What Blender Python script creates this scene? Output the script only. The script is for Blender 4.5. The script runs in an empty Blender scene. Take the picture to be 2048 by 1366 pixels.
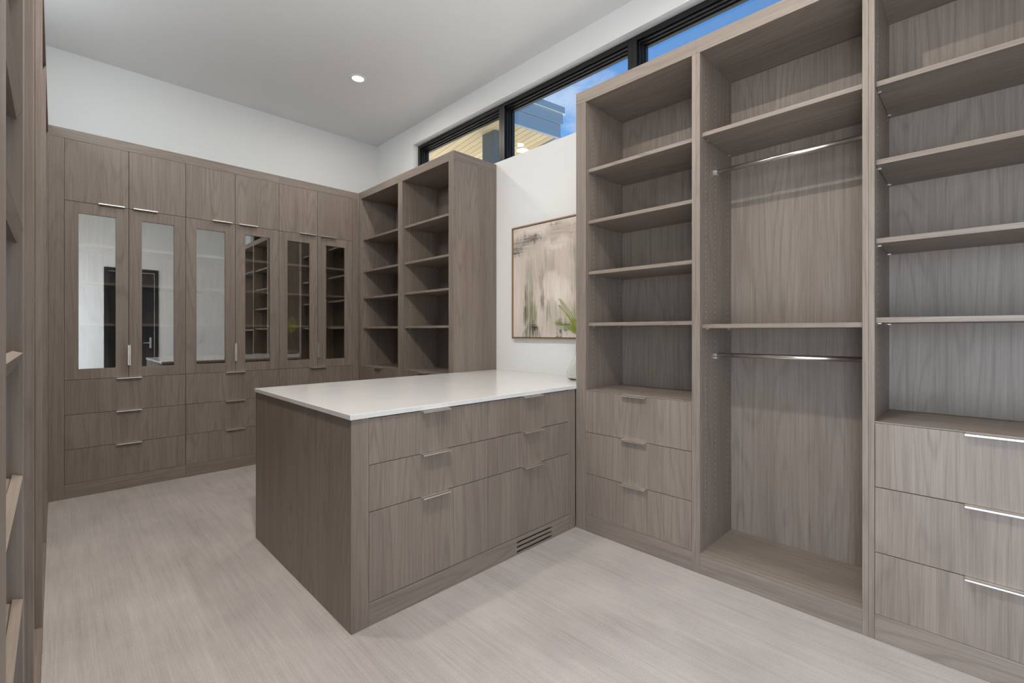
import bpy, bmesh, math, random
from math import sin, cos, pi, radians, atan, tan
from mathutils import Vector, Matrix

random.seed(7)
SC = bpy.context.scene
COL = SC.collection

# ---------------------------------------------------------------- camera
F_PX, YAW, HOR, CAM_Z = 924.9855, 44.663, 663.67, 1.2581
cam_d = bpy.data.cameras.new('camera')
cam = bpy.data.objects.new('camera', cam_d)
COL.objects.link(cam)
cam.location = (0, 0, CAM_Z)
cam.rotation_euler = (pi/2, 0, -radians(YAW))
cam_d.sensor_fit = 'HORIZONTAL'
cam_d.sensor_width = 36.0
cam_d.lens = 36.0*F_PX/2048
cam_d.shift_y = -(683-HOR)/2048
cam_d.clip_start = 0.01
SC.camera = cam

# ---------------------------------------------------------------- world: blue sky with wisps of cloud
W = bpy.data.worlds.new('sky'); SC.world = W; W.use_nodes = True
wn, wl = W.node_tree.nodes, W.node_tree.links
wn.clear()
wout = wn.new('ShaderNodeOutputWorld'); wbg = wn.new('ShaderNodeBackground')
sky = wn.new('ShaderNodeTexSky'); sky.sky_type = 'NISHITA'
sky.sun_disc = False; sky.sun_elevation = radians(48); sky.sun_rotation = radians(-10)
sky.altitude = 2200; sky.air_density = 1.0; sky.dust_density = 0.3; sky.ozone_density = 2.0
wtc = wn.new('ShaderNodeTexCoord')
wmap = wn.new('ShaderNodeMapping'); wmap.inputs['Scale'].default_value = (1.2, 1.2, 3.0); wmap.inputs['Location'].default_value = (-7.6, 12.74, -0.77)
wnoi = wn.new('ShaderNodeTexNoise'); wnoi.inputs['Scale'].default_value = 3.4
wnoi.inputs['Detail'].default_value = 7; wnoi.inputs['Roughness'].default_value = 0.62
wrmp = wn.new('ShaderNodeValToRGB')
wrmp.color_ramp.elements[0].position = 0.50; wrmp.color_ramp.elements[0].color = (0, 0, 0, 1)
wrmp.color_ramp.elements[1].position = 0.74; wrmp.color_ramp.elements[1].color = (.85, .85, .85, 1)
wmul = wn.new('ShaderNodeMix'); wmul.data_type = 'RGBA'; wmul.blend_type = 'MULTIPLY'
wmul.inputs[0].default_value = 1.0; wmul.inputs[7].default_value = (0.72, 1.07, 1.24, 1)
wmix = wn.new('ShaderNodeMix'); wmix.data_type = 'RGBA'
wmix.inputs[7].default_value = (5.2, 5.5, 6.0, 1)
wl.new(wtc.outputs['Generated'], wmap.inputs['Vector']); wl.new(wmap.outputs[0], wnoi.inputs['Vector'])
wl.new(wnoi.outputs['Fac'], wrmp.inputs[0]); wl.new(sky.outputs[0], wmul.inputs[6])
wl.new(wrmp.outputs[0], wmix.inputs[0]); wl.new(wmul.outputs[2], wmix.inputs[6])
wl.new(wmix.outputs[2], wbg.inputs[0]); wl.new(wbg.outputs[0], wout.inputs[0])
wbg.inputs[1].default_value = 0.19

# sun: behind the house as seen from the window (the garden side lies in its shade)
sun_d = bpy.data.lights.new('sun', 'SUN'); sun_d.energy = 11.5; sun_d.angle = radians(0.6); sun_d.color = (1, .95, .88)
sun = bpy.data.objects.new('sun', sun_d); COL.objects.link(sun)
sun.rotation_euler = Vector((0.13, -0.75, -0.65)).to_track_quat('-Z', 'Y').to_euler()

# ---------------------------------------------------------------- view
SC.view_settings.view_transform = 'Standard'; SC.view_settings.look = 'None'
SC.view_settings.exposure = -0.03; SC.view_settings.gamma = 1.0; SC.view_settings.use_curve_mapping = False

# added cool fill lamp, unseen, shining in through an opening made in the left wall
hd = bpy.data.lights.new('left_opening_fill', 'AREA'); hd.shape = 'RECTANGLE'; hd.size = 1.15; hd.size_y = 2.15
hd.energy = 80.0; hd.color = (0.85, 0.98, 1.12)
hl = bpy.data.objects.new('left_opening_fill', hd); COL.objects.link(hl); hl.location = (-0.80, -0.42, 1.12)
hl.rotation_euler = Vector((1, -0.72, 0)).to_track_quat('-Z', 'Y').to_euler()

# second added fill lamp, behind a made-up high window over the far left cabinets
CY0, CY1, CZ0, CZ1 = 3.10, 4.60, 2.86, 3.44
hw_d = bpy.data.lights.new('high_opening_fill', 'AREA'); hw_d.shape = 'RECTANGLE'; hw_d.size = CY1-CY0; hw_d.size_y = CZ1-CZ0
hw_d.energy = 17.0; hw_d.color = (0.88, 0.98, 1.10)
hw_o = bpy.data.objects.new('high_opening_fill', hw_d); COL.objects.link(hw_o); hw_o.location = (-0.80, (CY0+CY1)/2, (CZ0+CZ1)/2)
hw_o.rotation_euler = Vector((1, 0, 0)).to_track_quat('-Z', 'Y').to_euler()

# added soft fill lamp, unseen, bounced off the white ceiling
fl_d = bpy.data.lights.new('ceiling_bounce_fill', 'AREA'); fl_d.shape = 'DISK'; fl_d.size = 0.35
fl_d.energy = 21.0; fl_d.color = (0.97, 1.0, 1.0); fl_d.spread = radians(110)
fl = bpy.data.objects.new('ceiling_bounce_fill', fl_d); COL.objects.link(fl); fl.location = (0.5, 0.8, 2.0)
fl.rotation_euler = Vector((0, 0.35, 1)).to_track_quat('-Z', 'Y').to_euler()

CAN_COLOR = (1.0, 0.915, 0.82)

# ================================================================ materials
def new_mat(name):
    m = bpy.data.materials.new(name); m.use_nodes = True
    n, l = m.node_tree.nodes, m.node_tree.links
    return m, n, l, n['Principled BSDF']

def simple(name, col, rough=0.5, metal=0.0, spec=0.5, emit=None, estr=0):
    m, n, l, b = new_mat(name)
    b.inputs['Base Color'].default_value = (*col, 1); b.inputs['Roughness'].default_value = rough
    b.inputs['Metallic'].default_value = metal; b.inputs['Specular IOR Level'].default_value = spec
    if emit:
        b.inputs['Emission Color'].default_value = (*emit, 1); b.inputs['Emission Strength'].default_value = estr
    return m

def rgbmix(n, l, fac, a, b, mode='MIX'):
    x = n.new('ShaderNodeMix'); x.data_type = 'RGBA'; x.blend_type = mode
    for sock, v in ((x.inputs[0], fac), (x.inputs[6], a), (x.inputs[7], b)):
        if hasattr(v, 'is_linked') or hasattr(v, 'links'): l.new(v, sock)
        elif isinstance(v, (int, float)): sock.default_value = v
        else: sock.default_value = (*v, 1)
    return x.outputs[2]

def math_n(n, l, op, a, b=None, c=None, clamp=False):
    x = n.new('ShaderNodeMath'); x.operation = op; x.use_clamp = clamp
    for i, v in enumerate((a, b, c)):
        if v is None: continue
        if hasattr(v, 'links'): l.new(v, x.inputs[i])
        else: x.inputs[i].default_value = v
    return x.outputs[0]

def wood(name, axis):
    """taupe stained ash veneer, grain running along the given axis"""
    m, n, l, b = new_mat(name)
    tc = n.new('ShaderNodeTexCoord'); oi = n.new('ShaderNodeObjectInfo')
    add = n.new('ShaderNodeVectorMath'); add.operation = 'ADD'
    cmb = n.new('ShaderNodeCombineXYZ')
    r37 = math_n(n, l, 'MULTIPLY', oi.outputs['Random'], 37.0)
    for i in range(3): l.new(r37, cmb.inputs[i])
    l.new(tc.outputs['Object'], add.inputs[0]); l.new(cmb.outputs[0], add.inputs[1])
    def noise(across, along, detail, rough=0.55, dist=0.0):
        mp = n.new('ShaderNodeMapping')
        sc = [across]*3; sc['xyz'.index(axis)] = along
        mp.inputs['Scale'].default_value = sc
        l.new(add.outputs[0], mp.inputs['Vector'])
        t = n.new('ShaderNodeTexNoise'); t.inputs['Scale'].default_value = 1.0
        t.inputs['Detail'].default_value = detail; t.inputs['Roughness'].default_value = rough
        t.inputs['Distortion'].default_value = dist
        l.new(mp.outputs[0], t.inputs['Vector'])
        return t.outputs['Fac']
    fine = noise(230, 5.0, 3, 0.6)
    streak = noise(70, 1.1, 3, 0.62)
    broad = noise(5.5, 0.25, 2)
    fig = noise(5.0, 0.55, 1, 0.4)
    cath = math_n(n, l, 'SINE', math_n(n, l, 'MULTIPLY', fig, 95.0))
    cath = math_n(n, l, 'MULTIPLY', math_n(n, l, 'POWER', math_n(n, l, 'MULTIPLY_ADD', cath, 0.5, 0.5), 5.0),
                  math_n(n, l, 'SUBTRACT', broad, 0.30, clamp=True))
    v = math_n(n, l, 'MULTIPLY_ADD', fine, 0.62, -0.31)
    v = math_n(n, l, 'ADD', v, math_n(n, l, 'MULTIPLY_ADD', streak, 0.55, -0.275))
    v = math_n(n, l, 'ADD', v, math_n(n, l, 'MULTIPLY_ADD', broad, 0.62, -0.31))
    v = math_n(n, l, 'SUBTRACT', v, math_n(n, l, 'MULTIPLY', cath, 0.55))
    v = math_n(n, l, 'ADD', v, 0.5, clamp=True)
    rp = n.new('ShaderNodeValToRGB'); e = rp.color_ramp.elements
    e[0].position = 0.10; e[0].color = (*WOOD_D, 1)
    e[1].position = 0.85; e[1].color = (*WOOD_L, 1)
    l.new(v, rp.inputs[0])
    l.new(rp.outputs[0], b.inputs['Base Color'])
    b.inputs['Roughness'].default_value = 0.46
    b.inputs['Specular IOR Level'].default_value = 0.42
    bp = n.new('ShaderNodeBump'); bp.inputs['Strength'].default_value = 0.10; bp.inputs['Distance'].default_value = 0.002
    l.new(fine, bp.inputs['Height']); l.new(bp.outputs[0], b.inputs['Normal'])
    return m

WOOD_D = (0.146, 0.114, 0.092)
WOOD_L = (0.326, 0.273, 0.232)
WX, WY, WZ = wood('taupe_wood_x', 'x'), wood('taupe_wood_y', 'y'), wood('taupe_wood_z', 'z')

def paint(name, col):
    m, n, l, b = new_mat(name)
    b.inputs['Base Color'].default_value = (*col, 1); b.inputs['Roughness'].default_value = 0.85
    b.inputs['Specular IOR Level'].default_value = 0.2
    t = n.new('ShaderNodeTexNoise'); t.inputs['Scale'].default_value = 180; t.inputs['Detail'].default_value = 3
    tc = n.new('ShaderNodeTexCoord'); l.new(tc.outputs['Object'], t.inputs['Vector'])
    bp = n.new('ShaderNodeBump'); bp.inputs['Strength'].default_value = 0.06; bp.inputs['Distance'].default_value = 0.002
    l.new(t.outputs['Fac'], bp.inputs['Height']); l.new(bp.outputs[0], b.inputs['Normal'])
    return m
M_WALL = paint('white_paint', (0.83, 0.83, 0.82))
M_CEIL = paint('ceiling_paint', (0.85, 0.85, 0.84))

def carpet():
    m, n, l, b = new_mat('ribbed_carpet')
    tc = n.new('ShaderNodeTexCoord')
    def noise(sx, sy, detail, rough=0.5):
        mp = n.new('ShaderNodeMapping'); mp.inputs['Scale'].default_value = (sx, sy, 1)
        l.new(tc.outputs['Object'], mp.inputs['Vector'])
        t = n.new('ShaderNodeTexNoise'); t.inputs['Scale'].default_value = 1; t.inputs['Detail'].default_value = detail
        t.inputs['Roughness'].default_value = rough
        l.new(mp.outputs[0], t.inputs['Vector']); return t.outputs['Fac']
    rib = noise(170, 3.2, 2, 0.65); band = noise(34, 1.3, 2); patch = noise(2.6, 2.1, 4, 0.6); pile = noise(260, 150, 3, 0.75)
    v = math_n(n, l, 'MULTIPLY_ADD', rib, 0.66, -0.33)
    v = math_n(n, l, 'ADD', v, math_n(n, l, 'MULTIPLY_ADD', band, 0.42, -0.21))
    v = math_n(n, l, 'ADD', v, math_n(n, l, 'MULTIPLY_ADD', patch, 0.85, -0.425))
    v = math_n(n, l, 'ADD', v, math_n(n, l, 'MULTIPLY_ADD', pile, 0.95, -0.475))
    v = math_n(n, l, 'ADD', v, 0.5, clamp=True)
    rp = n.new('ShaderNodeValToRGB'); e = rp.color_ramp.elements
    e[0].position = 0.12; e[0].color = (0.350, 0.318, 0.302, 1)
    e[1].position = 0.88; e[1].color = (0.560, 0.522, 0.502, 1)
    l.new(v, rp.inputs[0]); l.new(rp.outputs[0], b.inputs['Base Color'])
    b.inputs['Roughness'].default_value = 0.97; b.inputs['Specular IOR Level'].default_value = 0.1
    h = math_n(n, l, 'ADD', rib, math_n(n, l, 'MULTIPLY', pile, 0.5))
    bp = n.new('ShaderNodeBump'); bp.inputs['Strength'].default_value = 0.4; bp.inputs['Distance'].default_value = 0.004
    l.new(h, bp.inputs['Height']); l.new(bp.outputs[0], b.inputs['Normal'])
    return m
M_CARPET = carpet()

def quartz():
    m, n, l, b = new_mat('white_quartz')
    tc = n.new('ShaderNodeTexCoord'); t = n.new('ShaderNodeTexNoise'); t.inputs['Scale'].default_value = 6
    t.inputs['Detail'].default_value = 6; l.new(tc.outputs['Object'], t.inputs['Vector'])
    c = rgbmix(n, l, t.outputs['Fac'], (0.72, 0.72, 0.72), (0.80, 0.80, 0.80))
    l.new(c, b.inputs['Base Color']); b.inputs['Roughness'].default_value = 0.16
    return m
M_QUARTZ = quartz()

def brushed(name, col, rough):
    m, n, l, b = new_mat(name)
    b.inputs['Base Color'].default_value = (*col, 1); b.inputs['Metallic'].default_value = 1.0
    tc = n.new('ShaderNodeTexCoord'); t = n.new('ShaderNodeTexNoise'); t.inputs['Scale'].default_value = 300
    l.new(tc.outputs['Object'], t.inputs['Vector'])
    l.new(math_n(n, l, 'MULTIPLY_ADD', t.outputs['Fac'], 0.12, rough-0.06), b.inputs['Roughness'])
    return m
M_PULL = brushed('satin_nickel', (0.92, 0.88, 0.83), 0.42)
M_CHROME = simple('polished_chrome', (0.93, 0.91, 0.88), 0.24, 1.0)
M_PIN = brushed('pin_metal', (0.85, 0.82, 0.78), 0.35)
M_PEG = simple('peg_sleeve', (0.62, 0.57, 0.51), 0.5)
M_DARK = simple('dark_void', (0.012, 0.010, 0.009), 0.9)
M_BLACK = simple('black_window_metal', (0.007, 0.007, 0.008), 0.38, 0.0, 0.45)
M_STEEL = simple('bronze_metal_cladding', (0.28, 0.36, 0.44), 0.36, 0.35)
M_STEELT = simple('drip_edge_metal', (0.75, 0.76, 0.78), 0.3, 0.6)
M_POST = simple('grey_post_metal', (0.10, 0.125, 0.145), 0.45, 0.2)
M_TRIMW = simple('white_trim_enamel', (0.82, 0.82, 0.80), 0.4)
M_LENS = simple('lamp_lens', (0.9, 0.9, 0.9), 0.4, emit=(1.0, 0.96, 0.90), estr=2.6)
M_LENSO = simple('soffit_lamp_lens', (0.9, 0.9, 0.9), 0.4, emit=(1.0, 0.90, 0.74), estr=3.0)
M_FRAME = simple('oak_frame', (0.30, 0.20, 0.115), 0.45)
M_GROUND = simple('garden_paving', (0.62, 0.57, 0.50), 0.9)
M_BLKDOOR = simple('black_door_paint', (0.012, 0.013, 0.016), 0.30)
M_PLATE = simple('switch_plastic', (0.80, 0.80, 0.78), 0.35)

def glass_mix(name, refl, tint):
    """thin flat pane: part mirror, part clear"""
    m, n, l, b = new_mat(name); n.remove(b)
    out = n['Material Output']
    tr = n.new('ShaderNodeBsdfTransparent'); tr.inputs[0].default_value = (*tint, 1)
    gl = n.new('ShaderNodeBsdfGlossy'); gl.inputs['Roughness'].default_value = 0.0
    gl.inputs['Color'].default_value = (0.97, 0.96, 0.93, 1)
    mx = n.new('ShaderNodeMixShader')
    lw = n.new('ShaderNodeLayerWeight'); lw.inputs[0].default_value = 0.5
    sch = math_n(n, l, 'MULTIPLY_ADD', math_n(n, l, 'POWER', lw.outputs['Facing'], 5.0), 0.96, 0.04)
    f = math_n(n, l, 'MULTIPLY_ADD', sch, 1.0-refl, refl, clamp=True)
    l.new(f, mx.inputs[0]); l.new(tr.outputs[0], mx.inputs[1]); l.new(gl.outputs[0], mx.inputs[2])
    l.new(mx.outputs[0], out.inputs['Surface'])
    return m
M_CABGLASS = glass_mix('reflective_cabinet_glass', 0.17, (0.95, 0.94, 0.92))
M_WINGLASS = glass_mix('window_glass', 0.0, (0.94, 0.96, 0.96))
M_DOORGLASS = simple('dark_door_glass', (0.015, 0.018, 0.024), 0.12)

def vase_glass():
    m, n, l, b = new_mat('vase_glass')
    b.inputs['Base Color'].default_value = (1.0, 1.0, 1.0, 1); b.inputs['Roughness'].default_value = 0.0
    b.inputs['Transmission Weight'].default_value = 1.0; b.inputs['IOR'].default_value = 1.22
    return m
M_VASE = vase_glass()
def leaf():
    m, n, l, b = new_mat('fern_leaf')
    tc = n.new('ShaderNodeTexCoord'); t = n.new('ShaderNodeTexNoise'); t.inputs['Scale'].default_value = 30
    l.new(tc.outputs['Object'], t.inputs['Vector'])
    l.new(rgbmix(n, l, t.outputs['Fac'], (0.30, 0.40, 0.04), (0.55, 0.60, 0.12)), b.inputs['Base Color'])
    b.inputs['Roughness'].default_value = 0.5; b.inputs['Subsurface Weight'].default_value = 0.15
    return m
M_LEAF = leaf()
M_STEM = simple('fern_stem', (0.20, 0.24, 0.06), 0.6)

def planks():
    m, n, l, b = new_mat('soffit_pine')
    tc = n.new('ShaderNodeTexCoord'); oi = n.new('ShaderNodeObjectInfo')
    mp = n.new('ShaderNodeMapping'); mp.inputs['Scale'].default_value = (60, 2, 60)
    l.new(tc.outputs['Object'], mp.inputs['Vector'])
    t = n.new('ShaderNodeTexNoise'); t.inputs['Scale'].default_value = 1; t.inputs['Detail'].default_value = 4
    l.new(mp.outputs[0], t.inputs['Vector'])
    v = math_n(n, l, 'MULTIPLY_ADD', oi.outputs['Random'], 0.5, math_n(n, l, 'MULTIPLY', t.outputs['Fac'], 0.6))
    l.new(rgbmix(n, l, v, (0.50, 0.38, 0.21), (0.72, 0.60, 0.38)), b.inputs['Base Color'])
    b.inputs['Roughness'].default_value = 0.6
    return m
M_PINE = planks()

def canvas_paint():
    """loose abstract: cream ground, grey and olive brush strokes (object x = across, z = up, 0..1)"""
    m, n, l, b = new_mat('abstract_canvas')
    tc = n.new('ShaderNodeTexCoord')
    nz = n.new('ShaderNodeTexNoise'); nz.inputs['Scale'].default_value = 11; nz.inputs['Detail'].default_value = 6
    mpv = n.new('ShaderNodeMapping'); mpv.inputs['Scale'].default_value = (1, 2.4, 0.7)
    l.new(tc.outputs['Object'], mpv.inputs[0]); l.new(mpv.outputs[0], nz.inputs['Vector'])
    vs = n.new('ShaderNodeVectorMath'); vs.operation = 'MULTIPLY_ADD'
    vs.inputs[1].default_value = (0, 0.13, 0.20); 
    sub = n.new('ShaderNodeVectorMath'); sub.operation = 'SUBTRACT'; sub.inputs[1].default_value = (.5, .5, .5)
    l.new(nz.outputs['Color'], sub.inputs[0]); l.new(sub.outputs[0], vs.inputs[0]); l.new(tc.outputs['Object'], vs.inputs[2])
    sep = n.new('ShaderNodeSeparateXYZ'); l.new(vs.outputs[0], sep.inputs[0])
    br = n.new('ShaderNodeTexNoise'); br.inputs['Scale'].default_value = 1; br.inputs['Detail'].default_value = 4
    mpb = n.new('ShaderNodeMapping'); mpb.inputs['Scale'].default_value = (1, 55, 3)
    l.new(tc.outputs['Object'], mpb.inputs[0]); l.new(mpb.outputs[0], br.inputs['Vector'])
    bh = n.new('ShaderNodeTexNoise'); bh.inputs['Scale'].default_value = 1; bh.inputs['Detail'].default_value = 4
    mph = n.new('ShaderNodeMapping'); mph.inputs['Scale'].default_value = (1, 3, 60)
    l.new(tc.outputs['Object'], mph.inputs[0]); l.new(mph.outputs[0], bh.inputs['Vector'])
    c = rgbmix(n, l, br.outputs['Fac'], (0.70, 0.60, 0.53), (0.58, 0.50, 0.43))
    W_, H_ = 0.82, 0.965
    def stroke(c, u, v, ru, rv, col, a, brush, soft=0.9):
        # u 0..1 left to right (wall y runs the other way), v 0..1 top to bottom
        du = math_n(n, l, 'DIVIDE', math_n(n, l, 'SUBTRACT', sep.outputs['Y'], (0.5-u)*W_), ru*W_)
        dv = math_n(n, l, 'DIVIDE', math_n(n, l, 'SUBTRACT', sep.outputs['Z'], (0.5-v)*H_), rv*H_)
        p = math_n(n, l, 'ADD', math_n(n, l, 'POWER', math_n(n, l, 'ABSOLUTE', du), 2.4), math_n(n, l, 'POWER', math_n(n, l, 'ABSOLUTE', dv), 2.4))
        f = math_n(n, l, 'DIVIDE', math_n(n, l, 'SUBTRACT', 1.0, p), soft, clamp=True)
        f = math_n(n, l, 'MULTIPLY', f, math_n(n, l, 'MULTIPLY_ADD', brush.outputs['Fac'], 3.4, -1.05, clamp=True))
        return rgbmix(n, l, math_n(n, l, 'MULTIPLY', f, a), c, col)
    cream, pink, grey, olive, dk = (0.78, 0.70, 0.63), (0.76, 0.64, 0.57), (0.30, 0.26, 0.22), (0.22, 0.22, 0.13), (0.035, 0.04, 0.028)
    for s_ in ((.50, .05, .60, .08, cream, .9, bh), (.70, .11, .30, .06, (.40, .34, .27), .8, bh), (.60, .055, .12, .035, (.26, .23, .18), .7, bh),
              (.20, .17, .30, .10, grey, 1.0, bh), (.28, .15, .16, .05, (.20, .17, .15), .9, bh), (.06, .22, .10, .06, (.12, .10, .09), .9, bh), (.33, .12, .05, .05, (.10, .09, .08), .8, bh),
              (.50, .22, .40, .06, (.66, .58, .50), .8, bh), (.60, .21, .20, .05, cream, .8, bh),
              (.06, .62, .10, .40, pink, 1.0, br), (.50, .42, .17, .20, (.44, .38, .31), .9, br), (.36, .40, .10, .24, (.56, .48, .41), .8, br), (.50, .62, .16, .20, cream, .9, br),
              (.26, .62, .085, .36, (.36, .34, .26), 1.0, br), (.20, .72, .035, .20, (.10, .11, .06), 1.0, br), (.27, .80, .06, .22, olive, 1.0, br), (.335, .82, .04, .16, (.20, .24, .09), .9, br),
              (.28, .95, .15, .075, dk, 1.0, br), (.33, .90, .07, .05, dk, 1.0, bh), (.44, .67, .045, .12, (.12, .11, .10), 1.0, br), (.42, .52, .03, .20, (.30, .27, .22), .8, br),
              (.66, .60, .17, .13, (.82, .75, .68), 1.0, br), (.60, .50, .10, .08, (.80, .72, .65), .8, br), (.58, .84, .18, .16, (.48, .44, .37), .9, br), (.52, .76, .05, .12, (.24, .23, .18), .8, br),
              (.88, .44, .10, .28, (.33, .34, .28), .9, br), (.93, .17, .10, .20, (.28, .24, .19), .9, br), (.80, .30, .05, .14, (.50, .46, .38), .8, br),
              (.72, .89, .15, .07, (.06, .08, .045), 1.0, bh), (.88, .78, .10, .16, (.22, .26, .12), .9, br), (.80, .955, .14, .05, (.74, .68, .60), 1.0, bh), (.66, .97, .06, .03, dk, .9, bh)):
        c = stroke(c, *s_)
    l.new(c, b.inputs['Base Color']); b.inputs['Roughness'].default_value = 0.7
    bp = n.new('ShaderNodeBump'); bp.inputs['Strength'].default_value = 0.15; bp.inputs['Distance'].default_value = 0.002
    l.new(br.outputs['Fac'], bp.inputs['Height']); l.new(bp.outputs[0], b.inputs['Normal'])
    return m
M_CANVAS = canvas_paint()

# ================================================================ builders
def wloc(o):
    v = Vector(o.location)
    while o.parent: o = o.parent; v += Vector(o.location)
    return v

def box(bm, x0, x1, y0, y1, z0, z1, bevel=0.0):
    x0, x1 = min(x0, x1), max(x0, x1); y0, y1 = min(y0, y1), max(y0, y1); z0, z1 = min(z0, z1), max(z0, z1)
    g = bmesh.ops.create_cube(bm, size=1.0)
    for v in g['verts']:
        v.co = Vector((x0+(v.co.x+.5)*(x1-x0), y0+(v.co.y+.5)*(y1-y0), z0+(v.co.z+.5)*(z1-z0)))
    bevel = min(bevel, 0.3*min(x1-x0, y1-y0, z1-z0))
    if bevel > 0:
        es = list({e for v in g['verts'] for e in v.link_edges})
        bmesh.ops.bevel(bm, geom=es, offset=bevel, segments=1, affect='EDGES', profile=0.5)

def finish(name, bm, mat, parent=None, loc=None, smooth=False):
    org = wloc(parent) if parent else Vector(loc or (0, 0, 0))
    bmesh.ops.translate(bm, verts=bm.verts, vec=-org)
    bmesh.ops.recalc_face_normals(bm, faces=bm.faces)
    me = bpy.data.meshes.new(name); bm.to_mesh(me); bm.free()
    if smooth:
        for p in me.polygons: p.use_smooth = True
    me.materials.append(mat)
    o = bpy.data.objects.new(name, me); COL.objects.link(o)
    if parent: o.parent = parent
    else: o.location = org
    return o

def tag(o, label=None, cat=None, group=None, kind=None):
    for k, v in (('label', label), ('category', cat), ('group', group), ('kind', kind)):
        if v: o[k] = v
    return o

def thing(name, loc, label, cat, group=None):
    o = bpy.data.objects.new(name, None); COL.objects.link(o); o.location = loc
    o.empty_display_size = 0.1
    return tag(o, label, cat, group)

# wall-aligned frames: (a = along the run, d = depth behind the front face, z)
X_R, Y_B, X_L, Y_P = 2.3863, 4.8287, -0.035, 1.8327
X_WALL, Y_WALL, X_WALL_L, Y_WALL_F, Z_CEIL = 2.877, 5.317, -0.525, -1.30, 3.579
class Fr:
    def __init__(s, kind): s.k = kind; s.wa = {'R': WY, 'L': WY, 'B': WX, 'P': WX}[kind]; s.wd = {'R': WX, 'L': WX, 'B': WY, 'P': WY}[kind]
    def pt(s, a, d, z):
        return {'R': (X_R+d, a, z), 'L': (X_L-d, a, z), 'B': (a, Y_B+d, z), 'P': (a, Y_P+d, z)}[s.k]
    def box(s, bm, a0, a1, d0, d1, z0, z1, bevel=0.0008):
        p, q = s.pt(a0, d0, z0), s.pt(a1, d1, z1)
        box(bm, p[0], q[0], p[1], q[1], p[2], q[2], bevel)
    def part(s, name, boxes, mat, parent, bevel=0.0008):
        bm = bmesh.new()
        for b in boxes: s.box(bm, *b, bevel)
        return finish(name, bm, mat, parent)
R_, B_, L_, P_ = Fr('R'), Fr('B'), Fr('L'), Fr('P')
Z_TOP, Z_OPEN, Z_DECK, Z_TOE = 2.788, 2.7132, 0.888, 0.105
DEPTH = X_WALL - X_R - 0.003
GAP = 0.0014
TH = 0.019

def cyl_along(bm, p, q, r, seg=16):
    p, q = Vector(p), Vector(q); ax = q-p
    g = bmesh.ops.create_cone(bm, cap_ends=True, segments=seg, radius1=r, radius2=r, depth=ax.length)
    rot = Vector((0, 0, 1)).rotation_difference(ax.normalized()).to_matrix().to_4x4()
    bmesh.ops.transform(bm, matrix=Matrix.Translation((p+q)/2) @ rot, verts=g['verts'])

def pull(fr, parent, a, z, length=0.158, up=False):
    """thin edge pull: flat plate over the edge with a short lip"""
    s = 1 if up else -1
    fr.part('handle', [(a-length/2, a+length/2, -0.026, 0.012, z-0.0011, z+0.0011),
                       (a-length/2, a+length/2, -0.026, -0.0235, z+s*0.0075, z-s*0.0011)], M_PULL, parent, 0.0003)

def vpull(fr, parent, a, z0, z1, side):
    fr.part('handle', [(a-0.0011, a+0.0011, -0.026, 0.012, z0, z1),
                       (a-side*0.0075, a+side*0.0011, -0.026, -0.0235, z0, z1)], M_PULL, parent, 0.0003)

def drawers(fr, parent, a0, a1, zs):
    for zt, zb in zip(zs[:-1], zs[1:]):
        d = fr.part('drawer', [(a0+GAP, a1-GAP, 0, 0.02, zb+GAP, zt-GAP)], WZ, parent)
        pull(fr, d, (a0+a1)/2, zt-GAP+0.0011)

def shelf(fr, parent, a0, a1, zt, d0=0.025, d1=0.425, th=0.021):
    s = fr.part('shelf', [(a0+0.001, a1-0.001, d0, d1, zt-th, zt)], fr.wa, parent)
    for a, sg in ((a0, 1), (a1, -1)):
        for d in (d0+0.057, d1-0.045):
            fr.part('shelf_pin', [(a, a+sg*0.013, d-0.003, d+0.003, zt-th-0.006, zt-th-0.0002)], M_PIN, s, 0.001)
    return s

def pegs(fr, parent, a0, a1, z0, z1, depths, skip=()):
    bm = bmesh.new()
    z = z0
    while z < z1:
        for a, sg in ((a0, 1), (a1, -1)):
            for d in depths:
                p = fr.pt(a, d, z); q = fr.pt(a+sg*0.0006, d, z)
                cyl_along(bm, p, q, 0.0026, 6)
        z += 0.032
    o = finish('peg_sleeves', bm, M_PEG, parent); o['kind'] = 'stuff'
    return o

def carcass(fr, parent, a0, a1, z_floor, left=True, right=True, depth=DEPTH, top=True):
    """side panels, back panel, top panel around an opening a0..a1"""
    for a, s in ((a0, -1), (a1, 1)):
        fr.part('side_panel', [(a, a+s*TH, 0.0205, depth, 0.002, Z_OPEN+0.001)], WZ, parent)
    fr.part('back_panel', [(a0, a1, 0.428, 0.440, 0.08, Z_OPEN)], WZ, parent)
    fr.part('top_panel', [(a0-TH, a1+TH, 0.0205, depth, Z_OPEN+0.0015, Z_TOP-0.004)], fr.wa, parent)

def stile(fr, parent, a0, a1, z1=Z_OPEN, z0=0.001, d1=0.020):
    return fr.part('stile', [(a0, a1, 0, d1, z0, z1-0.0004)], WZ, parent)

def crown(fr, parent, a0, a1, depth=DEPTH):
    return fr.part('crown', [(a0, a1, 0, 0.020, Z_OPEN, Z_TOP)], fr.wa, parent, 0.0005)

def toe(fr, parent, a0, a1, zt=Z_TOE):
    return fr.part('toe_kick', [(a0+0.0004, a1-0.0004, 0.0006, 0.02, 0.001, zt)], fr.wa, parent, 0.0006)

# ================================================================ room shell
def struct(name, boxes, mat, bevel=0.0):
    bm = bmesh.new()
    for b in boxes: box(bm, *b, bevel)
    return tag(finish(name, bm, mat), kind='structure')

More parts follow.
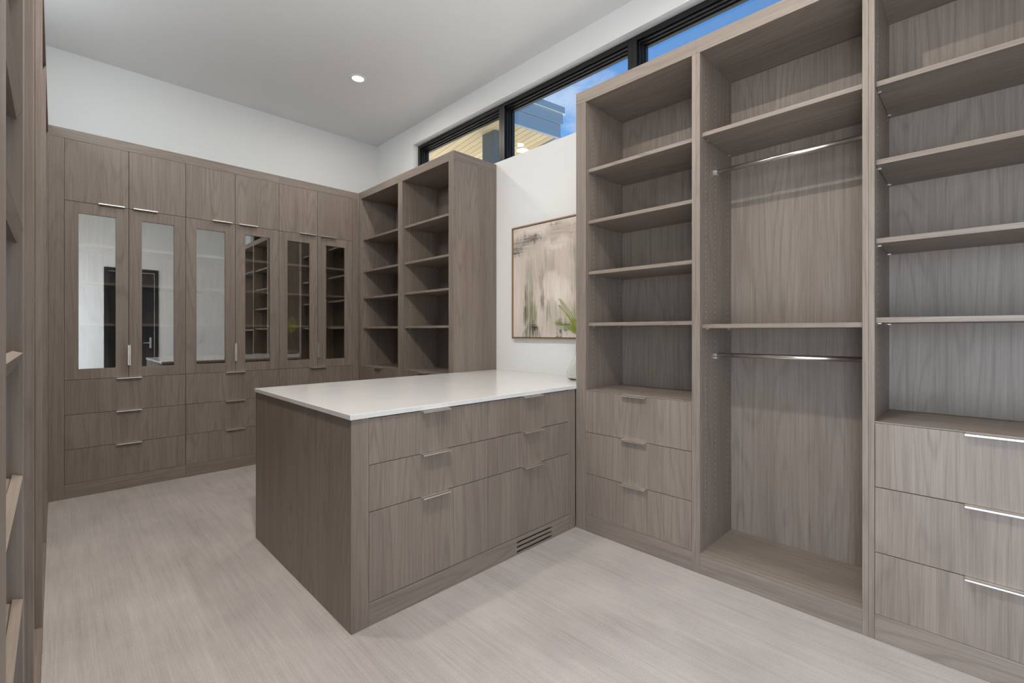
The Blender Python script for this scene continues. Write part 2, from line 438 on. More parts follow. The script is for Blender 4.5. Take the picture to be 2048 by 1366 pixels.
Z_SILL, Z_HEAD, Y_W0, Y_W1 = 2.807, 3.370, -0.935, 4.502
T = 0.22
struct('floor', [(X_WALL_L-T, X_WALL+T, Y_WALL_F-T, Y_WALL+T, -0.12, 0.0)], M_CARPET)
struct('ceiling', [(X_WALL_L-T, X_WALL+T, Y_WALL_F-T, Y_WALL+T, Z_CEIL, Z_CEIL+0.2)], M_CEIL)
struct('wall_back', [(X_WALL_L-T, X_WALL+T, Y_WALL, Y_WALL+T, 0, Z_CEIL)], M_WALL)
HY0, HY1, HZ = -1.02, 0.18, 2.25      # unseen opening beside the camera, added to let the fill lamp in
struct('wall_left', [(X_WALL_L-T, X_WALL_L, Y_WALL_F, HY0, 0, Z_CEIL), (X_WALL_L-T, X_WALL_L, HY1, CY0, 0, Z_CEIL),
                     (X_WALL_L-T, X_WALL_L, CY0, CY1, 0, CZ0), (X_WALL_L-T, X_WALL_L, CY0, CY1, CZ1, Z_CEIL), (X_WALL_L-T, X_WALL_L, CY1, Y_WALL, 0, Z_CEIL),
                     (X_WALL_L-T, X_WALL_L, HY0, HY1, HZ, Z_CEIL)], M_WALL)
struct('wall_right', [(X_WALL, X_WALL+0.06, Y_WALL_F, Y_WALL, 0, Z_SILL),
                      (X_WALL+0.06, X_WALL+T, Y_WALL_F, Y_WALL, 0, 2.735),
                      (X_WALL, X_WALL+T, Y_WALL_F, Y_WALL, Z_HEAD, Z_CEIL),
                      (X_WALL, X_WALL+T, Y_W1, Y_WALL, Z_SILL, Z_HEAD),
                      (X_WALL+0.06, X_WALL+T, Y_W1, Y_WALL, 2.735, Z_SILL),
                      (X_WALL, X_WALL+T, Y_WALL_F, Y_W0, Z_SILL, Z_HEAD),
                      (X_WALL+0.06, X_WALL+T, Y_WALL_F, Y_W0, 2.735, Z_SILL)], M_WALL)
# wall behind the camera, with a doorway to the hall closed by a dark glazed door
DX0, DX1, DZ = 0.68, 1.34, 2.36
struct('wall_front', [(X_WALL_L-T, DX0, Y_WALL_F-T, Y_WALL_F, 0, Z_CEIL), (DX1, X_WALL+T, Y_WALL_F-T, Y_WALL_F, 0, Z_CEIL),
                      (DX0, DX1, Y_WALL_F-T, Y_WALL_F, DZ, Z_CEIL)], M_WALL)
bm = bmesh.new()
yd = Y_WALL_F
for b in ((DX0, DX0+0.11, yd-0.07, yd-0.03, 0.01, DZ-0.01), (DX1-0.11, DX1, yd-0.07, yd-0.03, 0.01, DZ-0.01),
          (DX0+0.11, DX1-0.11, yd-0.07, yd-0.03, DZ-0.13, DZ-0.01), (DX0+0.11, DX1-0.11, yd-0.07, yd-0.03, 0.01, 0.25)):
    box(bm, *b, 0.002)
door = tag(finish('door_1', bm, M_BLKDOOR), kind='structure')
bm = bmesh.new(); box(bm, DX0+0.105, DX1-0.105, yd-0.055, yd-0.045, 0.24, DZ-0.12)
finish('door_glass', bm, M_DOORGLASS, door)
bm = bmesh.new()
box(bm, DX1-0.07, DX1-0.04, yd-0.03, yd-0.022, 0.95, 1.15, 0.002); cyl_along(bm, (DX1-0.055, yd-0.03, 1.05), (DX1-0.055, yd+0.02, 1.05), 0.008)
cyl_along(bm, (DX1-0.055, yd+0.02, 1.05), (DX1-0.17, yd+0.02, 1.05), 0.008)
finish('door_handle', bm, M_PULL, door)
bm = bmesh.new()
box(bm, DX0-0.06, DX0, yd, yd+0.012, 0, DZ+0.06, 0.001); box(bm, DX1, DX1+0.06, yd, yd+0.012, 0, DZ+0.06, 0.001); box(bm, DX0, DX1, yd, yd+0.012, DZ, DZ+0.06, 0.001)
tag(finish('trim_1', bm, M_BLKDOOR), kind='structure')

# ================================================================ ribbon window
X_F, X_G = 2.942, 3.03
def window(i, y0, y1, m0, m1):
    """frame outer y0..y1 with m0/m1 = mullion half widths already included by the frame members"""
    bm = bmesh.new()
    zt, zb, zs = Z_HEAD-0.002, 2.738, 2.80
    # outer frame members
    box(bm, X_F, X_G+0.02, y0, y0+m0, zb, zt, 0.002); box(bm, X_F, X_G+0.02, y1-m1, y1, zb, zt, 0.002)
    box(bm, X_F, X_G+0.02, y0+m0, y1-m1, zt-0.034, zt, 0.002); box(bm, X_F, X_G+0.02, y0+m0, y1-m1, zb, zs-0.034, 0.002)
    w = tag(finish('window_%d' % i, bm, M_BLACK), kind='structure')
    a, b, c, e = y0+m0, y1-m1, zs-0.034, zt-0.034
    bm = bmesh.new()
    for off, x0, x1 in ((0.013, X_F+0.022, X_G+0.018), (0.023, X_F+0.046, X_G+0.016), (0.033, X_F+0.070, X_G+0.014)):
        i0 = off-0.0105
        box(bm, x0, x1, a+i0, a+off, c+i0, e-i0, 0.001); box(bm, x0, x1, b-off, b-i0, c+i0, e-i0, 0.001)
        box(bm, x0, x1, a+off, b-off, e-off, e-i0, 0.001); box(bm, x0, x1, a+off, b-off, c+i0, c+off, 0.001)
    finish('sash', bm, M_BLACK, w)
    bm = bmesh.new(); box(bm, X_G, X_G+0.004, a+0.032, b-0.032, c+0.032, e-0.032)
    finish('window_pane', bm, M_WINGLASS, w)
window(1, 3.113, 4.500, 0.036, 0.034)
window(2, 1.752, 3.113, 0.036, 0.036)
window(3, 0.390, 1.752, 0.036, 0.036)
window(4, -0.933, 0.390, 0.034, 0.036)
# added window, out of view, in front of the high fill lamp
bm = bmesh.new()
fx0, fx1 = X_WALL_L-0.16, X_WALL_L-0.07
for b in ((CY0+.002, CY0+.05, CZ0+.002, CZ1-.002), (CY1-.05, CY1-.002, CZ0+.002, CZ1-.002), (CY0+.05, CY1-.05, CZ0+.002, CZ0+.05), (CY0+.05, CY1-.05, CZ1-.05, CZ1-.002)):
    box(bm, fx0, fx1, b[0], b[1], b[2], b[3], 0.002)
w5 = tag(finish('window_5', bm, M_BLACK), kind='structure')
bm = bmesh.new(); box(bm, fx0+0.04, fx0+0.044, CY0+.045, CY1-.045, CZ0+.045, CZ1-.045)
finish('window_pane', bm, M_WINGLASS, w5)

# ================================================================ right wall units
# bay 1: shelves over drawers
t = thing('shelf_tower', (X_R, 1.41, 0), 'taupe wood shelf and drawer tower right beside the white-topped peninsula', 'shelf unit', 'shelf and drawer towers on the right wall')
a0, a1 = 1.067, 1.751
carcass(R_, t, a0, a1, 0)
stile(R_, t, 1.751, 1.828); stile(R_, t, 1.0455, 1.067)
crown(R_, t, 1.0455, 1.828); toe(R_, t, a0, a1)
R_.part('deck', [(a0, a1, 0.0, 0.428, Z_DECK-0.001, Z_DECK+0.004), (a0, a1, 0.021, 0.428, Z_DECK-0.02, Z_DECK-0.001)], WY, t, 0.0005)
R_.part('end_panel', [(1.7705, 1.8275, 0.0205, DEPTH, 0.002, Z_OPEN)], WZ, t)
drawers(R_, t, a0, a1, (Z_DECK-0.001, 0.626, 0.364, Z_TOE))
for z in (2.290, 1.964, 1.641, 1.316): shelf(R_, t, a0, a1, z)
pegs(R_, t, a0, a1, 1.0, 2.62, (0.082, 0.383))

# bay 2: double hanging
t = thing('hanging_wardrobe', (X_R, 0.684, 0), 'taupe wood double-hang wardrobe bay with two chrome rods, right wall', 'wardrobe')
a0, a1 = 0.344, 1.024
carcass(R_, t, a0, a1, 0)
stile(R_, t, 1.024, 1.0451); stile(R_, t, 0.3237, 0.344)
crown(R_, t, 0.3237, 1.0451); toe(R_, t, a0, a1, Z_TOE-0.008)
R_.part('bottom_deck', [(a0, a1, 0.0, 0.428, Z_TOE-0.0075, Z_TOE)], WY, t, 0.0006)
for z in (2.300, 1.298): shelf(R_, t, a0, a1, z, d1=0.427)
def rod(fr, t, a0, a1, d, z):
    bm = bmesh.new(); cyl_along(bm, fr.pt(a0+0.002, d, z), fr.pt(a1-0.002, d, z), 0.0125, 24)
    o = finish('hanging_rod', bm, M_CHROME, t, smooth=True)
    for a, s in ((a0, 1), (a1, -1)):
        bm = bmesh.new(); cyl_along(bm, fr.pt(a, d, z), fr.pt(a+s*0.010, d, z), 0.018, 20)
        fr.box(bm, a, a+s*0.012, d-0.016, d+0.016, z-0.021, z-0.012)
        finish('rod_flange', bm, M_CHROME, o)
for z in (2.137, 1.132): rod(R_, t, a0, a1, 0.205, z)
pegs(R_, t, a0, a1, 0.245, 2.62, (0.073, 0.199, 0.378))

# bay 3: shelves over drawers
t = thing('shelf_tower', (X_R, -0.04, 0), 'taupe wood shelf and drawer tower at the far right edge, nearest the viewer', 'shelf unit', 'shelf and drawer towers on the right wall')
a0, a1 = -0.383, 0.303
carcass(R_, t, a0, a1, 0)
stile(R_, t, 0.303, 0.3233); stile(R_, t, -0.457, -0.383)
crown(R_, t, -0.457, 0.3233); toe(R_, t, a0, a1)
R_.part('deck', [(a0, a1, 0.0, 0.428, Z_DECK-0.001, Z_DECK+0.004), (a0, a1, 0.021, 0.428, Z_DECK-0.02, Z_DECK-0.001)], WY, t, 0.0005)
R_.part('end_panel', [(-0.4565, -0.4025, 0.0205, DEPTH, 0.002, Z_OPEN)], WZ, t)
drawers(R_, t, a0, a1, (Z_DECK-0.001, 0.624, 0.358, Z_TOE))
for z in (2.290, 1.967, 1.643, 1.317): shelf(R_, t, a0, a1, z)
pegs(R_, t, a0, a1, 1.0, 2.62, (0.084, 0.383))

# ================================================================ corner unit behind the peninsula (right wall, far end)
def corner_unit(a0, a1, s0, s1, label, end=False):
    t = thing('bookcase', (X_R, (a0+a1)/2, 0), label, 'shelf unit', 'open bookcase bays in the far corner')
    carcass(R_, t, a0, a1, 0)
    stile(R_, t, s0, a0); stile(R_, t, a1, s1)
    crown(R_, t, s0, s1); toe(R_, t, a0, a1)
    R_.part('deck', [(a0, a1, 0.0, 0.428, Z_DECK-0.001, Z_DECK+0.004), (a0, a1, 0.021, 0.428, Z_DECK-0.02, Z_DECK-0.001)], WY, t, 0.0005)
    drawers(R_, t, a0, a1, (Z_DECK-0.001, 0.626, 0.364, Z_TOE))
    for z in (2.281, 1.930, 1.638, 1.314): shelf(R_, t, a0, a1, z)
    pegs(R_, t, a0, a1, 1.0, 2.62, (0.082, 0.383))
    return t
corner_unit(4.001, 4.768, 3.9617, 4.8280, 'dark open bookcase bay in the far corner, left of its twin')
t = corner_unit(3.184, 3.922, 3.111, 3.9613, 'dark open bookcase bay with the plain exposed side, behind the counter')
# exposed end: big panel below, crown return above
R_.part('end_panel', [(3.112, 3.1645, 0.0205, DEPTH, 0.002, Z_OPEN)], WZ, t)
R_.part('crown_return', [(3.112, 3.1645, 0.0205, DEPTH, Z_OPEN+0.0012, Z_TOP)], WX, t, 0.0006)

# ================================================================ back wall cabinets
BX = (0.0493, 0.4244, 0.8043, 1.1831, 1.5623, 1.9392, 2.3144)
BLAB = ('tall glass-door cabinet on the back wall, leftmost of three, beside the left-hand racks',
        'tall glass-door cabinet in the middle of the three on the back wall',
        'tall glass-door cabinet on the back wall, next to the corner bookcase')
Z_UP, Z_GL, Z_D1 = 2.2495, 2.2495, 0.893
BD = Y_WALL - Y_B - 0.003
for i in range(3):
    b0, bm_, b1 = BX[2*i], BX[2*i+1], BX[2*i+2]
    t = thing('display_cabinet', ((b0+b1)/2, Y_B, 0), BLAB[i], 'cabinet', 'glass-door cabinets on the back wall')
    e0 = X_L+0.0005 if i == 0 else b0
    e1 = X_R-0.0005 if i == 2 else b1
    # carcass
    for a, s in ((b0+0.0006, 1), (b1-0.0006, -1)):
        B_.part('side_panel', [(a, a+s*0.017, 0.023, BD, 0.002, Z_OPEN)], WZ, t)
    B_.part('back_panel', [(b0+0.018, b1-0.018, 0.44, 0.452, 0.1, Z_OPEN)], WZ, t)
    B_.part('top_panel', [(b0+0.0006, b1-0.0006, 0.0205, BD, Z_OPEN+0.0015, Z_TOP-0.004)], WX, t)
    B_.part('fixed_shelf', [(b0+0.018, b1-0.018, 0.023, 0.44, Z_D1-0.012, Z_D1+0.010), ], WX, t)
    B_.part('fixed_shelf', [(b0+0.018, b1-0.018, 0.023, 0.44, Z_UP-0.011, Z_UP+0.011)], WX, t)
    for z in (1.943, 1.647, 1.325):
        B_.part('shelf', [(b0+0.019, b1-0.019, 0.030, 0.435, z-0.020, z)], WX, t)
    pegs(B_, t, b0+0.0176, b1-0.0176, 1.05, 2.15, (0.09, 0.38))
    toe(B_, t, b0, b1, 0.108)
    crown(B_, t, e0, e1)
    if i == 0: stile(B_, t, X_L+0.0005, b0, Z_OPEN)
    if i == 2: stile(B_, t, b1, X_R-0.0005, Z_OPEN)
    # upper doors
    for k, (c0, c1) in enumerate(((b0, bm_), (bm_, b1))):
        d = B_.part('upper_door', [(c0+GAP, c1-GAP, 0, 0.021, Z_UP+GAP, Z_OPEN-GAP)], WZ, t)
        hc = c1-0.105 if k == 0 else c0+0.107
        pull(B_, d, hc, Z_UP+GAP-0.0011, 0.156, up=True)
        # glass door: stiles and rails round the pane
        g0, g1 = c0+0.079, c1-0.081
        if k: g0, g1 = c0+0.083, c1-0.082
        zb, zt = 0.974, 2.165
        gd = B_.part('glass_door', [(c0+GAP, g0, 0, 0.021, Z_D1+GAP, Z_GL-GAP), (g1, c1-GAP, 0, 0.021, Z_D1+GAP, Z_GL-GAP),
                                    (g0, g1, 0, 0.021, Z_D1+GAP, zb), (g0, g1, 0, 0.021, zt, Z_GL-GAP)], WZ, t, 0.0006)
        B_.part('glass_pane', [(g0-0.002, g1+0.002, 0.009, 0.013, zb-0.002, zt+0.002)], M_CABGLASS, gd, 0)
        if k == 0: vpull(B_, gd, c1-GAP+0.0006, 0.99, 1.152, 1)
        else: vpull(B_, gd, c0+GAP-0.0006, 0.99, 1.152, -1)
    drawers(B_, t, b0, b1, (Z_D1, 0.630, 0.367, 0.108))

# ================================================================ left wall: shoe racks and hanging bays
def left_bay(name, label, cat, a0, a1, s0, s1, group=None):
    t = thing(name, (X_L, (a0+a1)/2, 0), label, cat, group)
    d = X_L-X_WALL_L-0.003
    for a, s in ((a0, -1), (a1, 1)):
        L_.part('side_panel', [(a, a+s*TH, 0.0205, d, 0.002, Z_OPEN+0.001)], WZ, t)
    L_.part('back_panel', [(a0, a1, 0.440, 0.452, 0.08, Z_OPEN)], WZ, t)
    L_.part('top_panel', [(a0-TH, a1+TH, 0.0205, d, Z_OPEN+0.0015, Z_TOP-0.004)], WY, t)
    stile(L_, t, s0, a0); stile(L_, t, a1, s1); crown(L_, t, s0, s1)
    toe(L_, t, a0, a1, Z_TOE-0.006)
    L_.part('bottom_deck', [(a0, a1, 0.0, 0.44, Z_TOE-0.0055, Z_TOE+0.002)], WY, t, 0.0006)
    return t
t = left_bay('shoe_rack', 'slanted shoe shelves in taupe wood at the left edge, closest to the camera', 'shoe rack', 0.690, 1.040, 0.610, 1.0622)
for k in range(11):
    zf = 0.275 + 0.1902*k         # top front edge of each slanted board
    if abs(zf-1.2255) < 0.02: zf = 1.2255
    bm = bmesh.new()
    sl = radians(18)
    ca, sa = cos(sl), sin(sl)
    y0, y1 = 0.691, 1.039
    def sp(u, w):   # u back along the board, w up from its top face
        return (X_L-(u*ca)-(-w)*0*sa + (w*sa), zf+u*sa+w*ca)
    def slab(u0, u1, w0, w1):
        vs = []
        for y in (y0, y1):
            for (u, w) in ((u0, w0), (u1, w0), (u1, w1), (u0, w1)):
                x, z = sp(u, w); vs.append(bm.verts.new((x, y, z)))
        for f in ((0, 1, 2, 3), (7, 6, 5, 4), (0, 4, 5, 1), (1, 5, 6, 2), (2, 6, 7, 3), (3, 7, 4, 0)):
            bm.faces.new([vs[q] for q in f])
    slab(0.0122, 0.40, -0.0225, -0.006)
    s = finish('shelf', bm, WY, t)
    bm = bmesh.new(); slab(0.0, 0.0120, -0.0225, 0.0); finish('shelf_lip', bm, WY, s)
pegs(L_, t, 0.690, 1.040, 0.3, 2.5, (0.10, 0.38))
LB = ((1.0840, 1.530, 1.0626, 1.5617, 'narrow tall hanging bay on the left wall just past the shoe shelves'),
      (1.5930, 2.570, 1.5621, 2.6017, 'wide taupe hanging bay halfway along the left wall'),
      (2.6330, 3.590, 2.6021, 3.6217, 'third hanging bay along the left wall, before the last one'),
      (3.6530, 4.770, 3.6221, 4.8280, 'last left-wall hanging bay, meeting the back cabinets'))
for a0, a1, s0, s1, lab in LB:
    t = left_bay('hanging_wardrobe', lab, 'wardrobe', a0, a1, s0, s1, 'hanging bays along the left wall')
    shelf(L_, t, a0, a1, 2.30, d1=0.438); rod(L_, t, a0, a1, 0.24, 2.14)

# ================================================================ peninsula with drawers, and its counter
PX0, PXR = 0.8731, X_R
t = thing('peninsula', (1.6, 2.47, 0), 'free-standing-end taupe wood drawer peninsula in the middle of the room', 'drawer unit')
P_.part('end_panel', [(PX0, PX0+0.03, 0.0205, 1.279, 0.001, 0.8915)], WZ, t)
P_.part('stile', [(PX0, 0.9525, 0.0, 0.020, 0.001, 0.8915)], WZ, t)
P_.part('back_panel', [(PX0+0.031, 2.383, 1.255, 1.274, 0.002, 0.8915)], WZ, t)
P_.part('filler', [(2.3155, 2.3852, 0.0, 0.020, 0.001, 0.8915)], WZ, t)
P_.part('divider', [(1.623, 1.641, 0.022, 1.25, 0.002, 0.889)], WZ, t)
ZP = (0.8885, 0.688, 0.487, 0.101)
drawers(P_, t, 0.9525, 1.632, ZP)
drawers(P_, t, 1.632, 2.3155, ZP)
# toe board with three round-ended air slots cut through it
SX0, SX1, SR = 1.856, 2.150, 0.0052
slots = (0.069, 0.043, 0.0165)
bm = bmesh.new()
zt = 0.0995
P_.box(bm, 0.953, SX0-SR, 0.0006, 0.02, 0.001, zt, 0.0005); P_.box(bm, SX1+SR, 2.315, 0.0006, 0.02, 0.001, zt, 0.0005)
edges = [zt] + [z for c in slots for z in (c+SR, c-SR)] + [0.001]
for q in range(0, len(edges), 2):
    P_.box(bm, SX0-SR, SX1+SR, 0.0006, 0.009, edges[q+1], edges[q], 0)
for c in slots:     # round the slot ends
    for sx, s in ((SX0, -1), (SX1, 1)):
        arc = [(sx+s*SR*sin(pi*k/6), c+SR*cos(pi*k/6)) for k in range(7)]
        for half in (arc[:4], arc[3:]):
            corner = (sx+s*SR, half[0][1] if half is arc[:4] else half[-1][1])
            corner = (sx+s*SR, c+SR) if half[0][1] > c+1e-6 else (sx+s*SR, c-SR)
            pts = half+[corner]
            fr_ = [bm.verts.new((x, Y_P+0.0006, z)) for x, z in pts]; bk = [bm.verts.new((x, Y_P+0.02, z)) for x, z in pts]
            try:
                bm.faces.new(fr_); bm.faces.new(bk[::-1])
                for q in range(len(pts)):
                    r = (q+1) % len(pts); bm.faces.new((fr_[q], bk[q], bk[r], fr_[r]))
            except ValueError: pass
finish('toe_kick', bm, WX, t)
P_.part('air_duct', [(SX0-0.02, SX1+0.02, 0.090, 0.10, 0.002, 0.096), (SX0-0.02, SX1+0.02, 0.0215, 0.09, 0.0962, 0.0972), (SX0-0.02, SX1+0.02, 0.0215, 0.09, 0.002, 0.003), (SX0-0.021, SX0-0.02, 0.0215, 0.09, 0.002, 0.096), (SX1+0.02, SX1+0.021, 0.0215, 0.09, 0.002, 0.096)], M_DARK, t, 0)

bm = bmesh.new()
box(bm, 0.8655, X_R-0.0006, Y_P-0.0085, 3.1105, 0.8922, 0.914, 0.0012)
box(bm, X_R-0.0006, X_WALL-0.001, 1.8285, 3.1105, 0.8922, 0.914, 0.0)
bmesh.ops.remove_doubles(bm, verts=bm.verts, dist=1e-5)
tag(finish('countertop', bm, M_QUARTZ, loc=(1.6, 2.47, 0.8922)), 'white quartz worktop on the wooden drawer peninsula', 'countertop')

# ================================================================ painting
pc = Vector((X_WALL-0.0015, 2.468, 1.680))
hw, hh = 0.41, 0.4825
t = thing('painting', tuple(pc), 'framed abstract painting in cream, grey and olive on the white wall', 'painting')
bm = bmesh.new()
fw, fd = 0.011, 0.036
for b in ((pc.x-fd, pc.x, pc.y-hw, pc.y-hw+fw, pc.z-hh, pc.z+hh), (pc.x-fd, pc.x, pc.y+hw-fw, pc.y+hw, pc.z-hh, pc.z+hh),
          (pc.x-fd, pc.x, pc.y-hw+fw, pc.y+hw-fw, pc.z-hh, pc.z-hh+fw), (pc.x-fd, pc.x, pc.y-hw+fw, pc.y+hw-fw, pc.z+hh-fw, pc.z+hh)):
    box(bm, *b, 0.0008)
finish('frame', bm, M_FRAME, t)
bm = bmesh.new(); box(bm, pc.x-fd+0.006, pc.x-0.004, pc.y-hw+fw+0.004, pc.y+hw-fw-0.004, pc.z-hh+fw+0.004, pc.z+hh-fw-0.004, 0.002)
finish('canvas', bm, M_CANVAS, t)
bm = bmesh.new(); box(bm, pc.x-0.004, pc.x-0.001, pc.y-hw+fw, pc.y+hw-fw, pc.z-hh+fw, pc.z+hh-fw)
finish('backing_board', bm, M_DARK, t)

# ================================================================ vase with fern
VX, VY, VZ = 2.665, 2.025, 0.9145
def lathe(bm, prof, seg=40):
    rings = []
    for r, z in prof:
        rings.append([bm.verts.new((VX+r*cos(2*pi*k/seg), VY+r*sin(2*pi*k/seg), VZ+z)) for k in range(seg)])
    for a, b in zip(rings[:-1], rings[1:]):
        for k in range(seg): bm.faces.new((a[k], a[(k+1) % seg], b[(k+1) % seg], b[k]))
    bm.faces.new(rings[0][::-1]); bm.faces.new(rings[-1])
bm = bmesh.new()
outer = [(0.035, 0), (0.060, 0.003), (0.074, 0.014), (0.079, 0.030), (0.076, 0.055), (0.066, 0.088), (0.050, 0.122), (0.034, 0.150), (0.022, 0.172), (0.0165, 0.195), (0.0150, 0.230), (0.0150, 0.270), (0.0170, 0.292), (0.0195, 0.300)]
inner = [(r-0.0028, max(z, 0.006)) for r, z in outer[::-1] if r > 0.004]
inner = [(r, z) for r, z in inner]
inner[0] = (0.0172, 0.300); inner[-1] = (0.030, 0.006); inner[-2] = (0.055, 0.008)
lathe(bm, outer+inner)
tag(finish('vase', bm, M_VASE, loc=(VX, VY, VZ), smooth=True), 'clear glass pear-shaped vase with a slim neck on the white worktop', 'vase')
t = thing('fern_sprig', (VX, VY, VZ), 'yellow-green fern sprig standing in the clear glass vase', 'plant')
rnd = random.Random(3)
def frond(az, lean, h0, length):
    # stem from inside the vase up through the neck, then arching out
    pts = []
    n = 22
    for k in range(n+1):
        f = k/n
        if f < 0.38:
            q = f/0.38; pts.append(Vector((VX+0.004*cos(az)*q, VY+0.004*sin(az)*q, VZ+0.15+q*(0.302-0.15))))
        else:
            q = (f-0.38)/0.62; out = lean*length*q**1.5; up = length*(q-0.28*lean*q*q)
            pts.append(Vector((VX+(0.004+out)*cos(az), VY+(0.004+out)*sin(az), VZ+0.302+up*h0)))
    bm = bmesh.new()
    for p, q in zip(pts[:-1], pts[1:]): cyl_along(bm, p, q, 0.0012, 5)
    st = finish('stem', bm, M_STEM, t)
    bm = bmesh.new()
    side_ax = Vector((-sin(az), cos(az), 0))
    for k in range(12, n+1):
        f = (k-12)/(n-12)
        p = pts[k]; d = (pts[min(k+1, n)]-pts[k-1]).normalized()
        L = 0.082*(1-f)**0.7*(0.45+min(1, f*3)*0.55)+0.012
        for s in (-1, 1):
            ax = (side_ax*s*0.88 + d*0.48).normalized()
            nrm = ax.cross(d).normalized()
            m = 5
            for j in range(m):           # pinnules along each pinna
                c = p + ax*L*(j+0.6)/m + nrm*0.004*sin(j)
                w = 0.0115*(1-j/m*0.6)*(1-0.35*f)
                for s2 in (-1, 1):
                    tip = c + (d*s2*0.85+ax*0.5).normalized()*w*2.1
                    sd = ax*w*0.62
                    mid = (c+tip)/2 + nrm*0.0015
                    a_, b_, c_, d_ = (bm.verts.new(x) for x in (c, mid+sd, tip, mid-sd))
                    bm.faces.new((a_, b_, c_, d_))
    finish('leaflets', bm, M_LEAF, st)
for az, lean, h0, ln in ((2.5, .48, .95, .27), (0.6, .75, .9, .22), (3.7, .85, .8, .20), (1.9, .42, 1.0, .31), (5.1, .7, .85, .22), (2.9, .95, .7, .20)):
    frond(az, lean, h0, ln)

# ================================================================ recessed ceiling lights
def can(x, y, label, power):
    t = thing('ceiling_light', (x, y, Z_CEIL), label, 'ceiling light', 'recessed ceiling lights')
    bm = bmesh.new(); seg = 40
    prof = [(0.052, -0.0015), (0.056, -0.006), (0.068, -0.0065), (0.074, -0.004), (0.075, 0.0)]
    rings = [[bm.verts.new((x+r*cos(2*pi*k/seg), y+r*sin(2*pi*k/seg), Z_CEIL+z)) for k in range(seg)] for r, z in prof]
    for a, b in zip(rings[:-1], rings[1:]):
        for k in range(seg): bm.faces.new((a[k], a[(k+1) % seg], b[(k+1) % seg], b[k]))
    finish('trim_ring', bm, M_TRIMW, t, smooth=True)
    bm = bmesh.new(); g = bmesh.ops.create_circle(bm, cap_ends=True, segments=seg, radius=0.0525)
    bmesh.ops.translate(bm, verts=bm.verts, vec=(x, y, Z_CEIL-0.0016))
    finish('lens', bm, M_LENS, t)
    ld = bpy.data.lights.new('lamp', 'AREA'); ld.shape = 'DISK'; ld.size = 0.10
    ld.energy = power; ld.color = CAN_COLOR; ld.spread = radians(178)
    lo = bpy.data.objects.new('lamp', ld); COL.objects.link(lo); lo.parent = t; lo.location = (0, 0, -0.009)
CANS = ((1.975, 4.005, 'lit round recessed light in view, above the corner of the back wall'),
        (0.38, 4.005, 'recessed light over the left part of the back cabinets'),
        (1.975, 2.44, 'recessed light above the peninsula counter'),
        (0.38, 2.44, 'recessed light above the left walkway'),
        (1.975, 0.87, 'recessed light in front of the double-hang bay'),
        (0.38, 0.87, 'recessed light overhead beside the shoe shelves'),
        (1.975, -0.70, 'recessed light by the wall switch behind the viewer'),
        (0.38, -0.70, 'recessed light in front of the dark glazed door'))
# lamp powers set unevenly to balance the light across the room
for (x, y, lab), pw_ in zip(CANS, (11, 4, 0.8, 22, 6, 43, 1, 1)): can(x, y, lab, pw_)

# light switch on the wall behind the camera (seen in the cabinet glass)
t = thing('light_switch', (2.02, Y_WALL_F, 1.12), 'white switch plate on the wall behind the viewer', 'switch')
bm = bmesh.new(); box(bm, 1.95, 2.09, Y_WALL_F, Y_WALL_F+0.006, 1.03, 1.21, 0.002); finish('plate', bm, M_PLATE, t)
for sx in (1.985, 2.055):
    bm = bmesh.new(); box(bm, sx-0.017, sx+0.017, Y_WALL_F+0.006, Y_WALL_F+0.010, 1.085, 1.155, 0.001); finish('rocker', bm, M_TRIMW, t)

# ================================================================ outside: eave with plank soffit, post, ground
struct('ground', [(-40, 60, -40, 60, -0.5, -0.3)], M_GROUND)
EV = radians(-9.4)            # the wing stands slightly askew to the closet wall
ex, ey = Vector((cos(EV), sin(EV), 0)), Vector((-sin(EV), cos(EV), 0))
E0 = Vector((4.91, 4.02, 0))  # outer near corner of the soffit
ZS = 3.90
def obox(bm, u0, u1, v0, v1, z0, z1, bevel=0.0):
    """box in eave axes: u along the fascia (negative = towards the house), v away from it"""
    g = bmesh.ops.create_cube(bm, size=1.0)
    for v in g['verts']:
        p = E0 + ex*(u0+(v.co.x+.5)*(u1-u0)) + ey*(v0+(v.co.y+.5)*(v1-v0))
        v.co = Vector((p.x, p.y, z0+(v.co.z+.5)*(z1-z0)))
    if bevel:
        bmesh.ops.bevel(bm, geom=list({e for v in g['verts'] for e in v.link_edges}), offset=bevel, segments=1, affect='EDGES')
t = thing('roof_eave', (E0.x, E0.y, ZS), 'roof eave outside the window with blue-grey fascia and plank soffit', 'roof')
U0, V1 = -1.75, 2.6
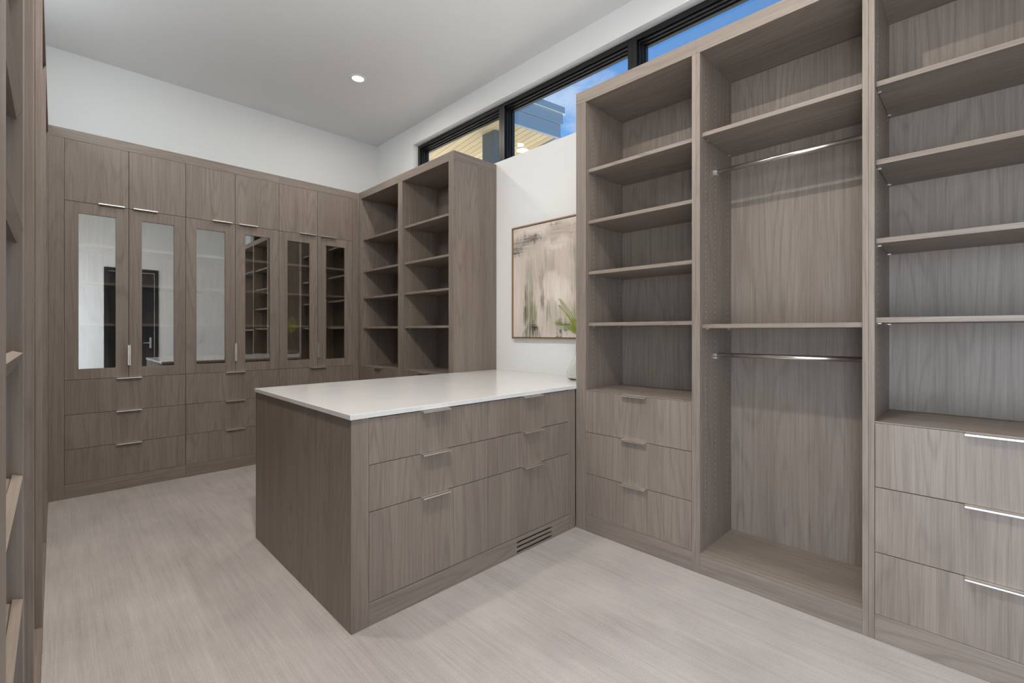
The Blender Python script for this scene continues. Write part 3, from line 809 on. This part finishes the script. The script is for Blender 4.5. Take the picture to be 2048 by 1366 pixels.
for nm, o_, z0, z1, mt in (('fascia_board', 0.00, ZS, ZS+0.180, M_STEEL), ('fascia_board', 0.022, ZS+0.1805, ZS+0.318, M_STEEL), ('drip_edge', 0.045, ZS+0.3185, ZS+0.328, M_STEELT), ('fascia_board', 0.040, ZS+0.3285, ZS+0.415, M_STEEL)):
    bm = bmesh.new(); obox(bm, U0, o_, -o_, 0.05, z0, z1, 0.002); obox(bm, -0.05, o_, 0.0505, V1, z0, z1, 0.002)
    finish(nm, bm, mt, t)
bm = bmesh.new(); obox(bm, U0, -0.051, 0.051, V1, ZS+0.06, ZS+0.40); finish('roof_deck', bm, M_STEEL, t)
pw = 0.095; k = 0; u = -0.052
while u-pw > U0:
    bm = bmesh.new(); obox(bm, u-pw+0.003, u-0.003, 0.051, V1, ZS+0.012, ZS+0.030, 0.002)
    finish('soffit_plank', bm, M_PINE, t)
    bm = bmesh.new(); obox(bm, u-0.0035, u+0.0035, 0.051, V1, ZS+0.020, ZS+0.032)
    u -= pw; k += 1
    finish('plank_groove', bm, M_FRAME, t)
t = thing('soffit_light', (4.86, 4.70, ZS), 'glowing round lamp in the plank soffit outside the window', 'lamp')
bm = bmesh.new(); bmesh.ops.create_cone(bm, cap_ends=True, segments=32, radius1=0.078, radius2=0.07, depth=0.008)
bmesh.ops.translate(bm, verts=bm.verts, vec=(4.86, 4.70, ZS+0.008)); finish('lens', bm, M_LENSO, t)
bm = bmesh.new(); bmesh.ops.create_cone(bm, cap_ends=True, segments=32, radius1=0.090, radius2=0.090, depth=0.004)
bmesh.ops.translate(bm, verts=bm.verts, vec=(4.86, 4.70, ZS+0.0105)); finish('lamp_trim', bm, M_TRIMW, t)
t = thing('porch_post', (4.23, 4.6, -0.3), 'dark grey square post carrying the eave outside the window', 'post')
bm = bmesh.new(); box(bm, 4.10, 4.36, 4.47, 4.72, -0.3, ZS+0.012, 0.004); finish('shaft', bm, M_POST, t)
bm = bmesh.new(); box(bm, 4.06, 4.40, 4.43, 4.76, -0.3, -0.12, 0.006); finish('base', bm, M_POST, t)
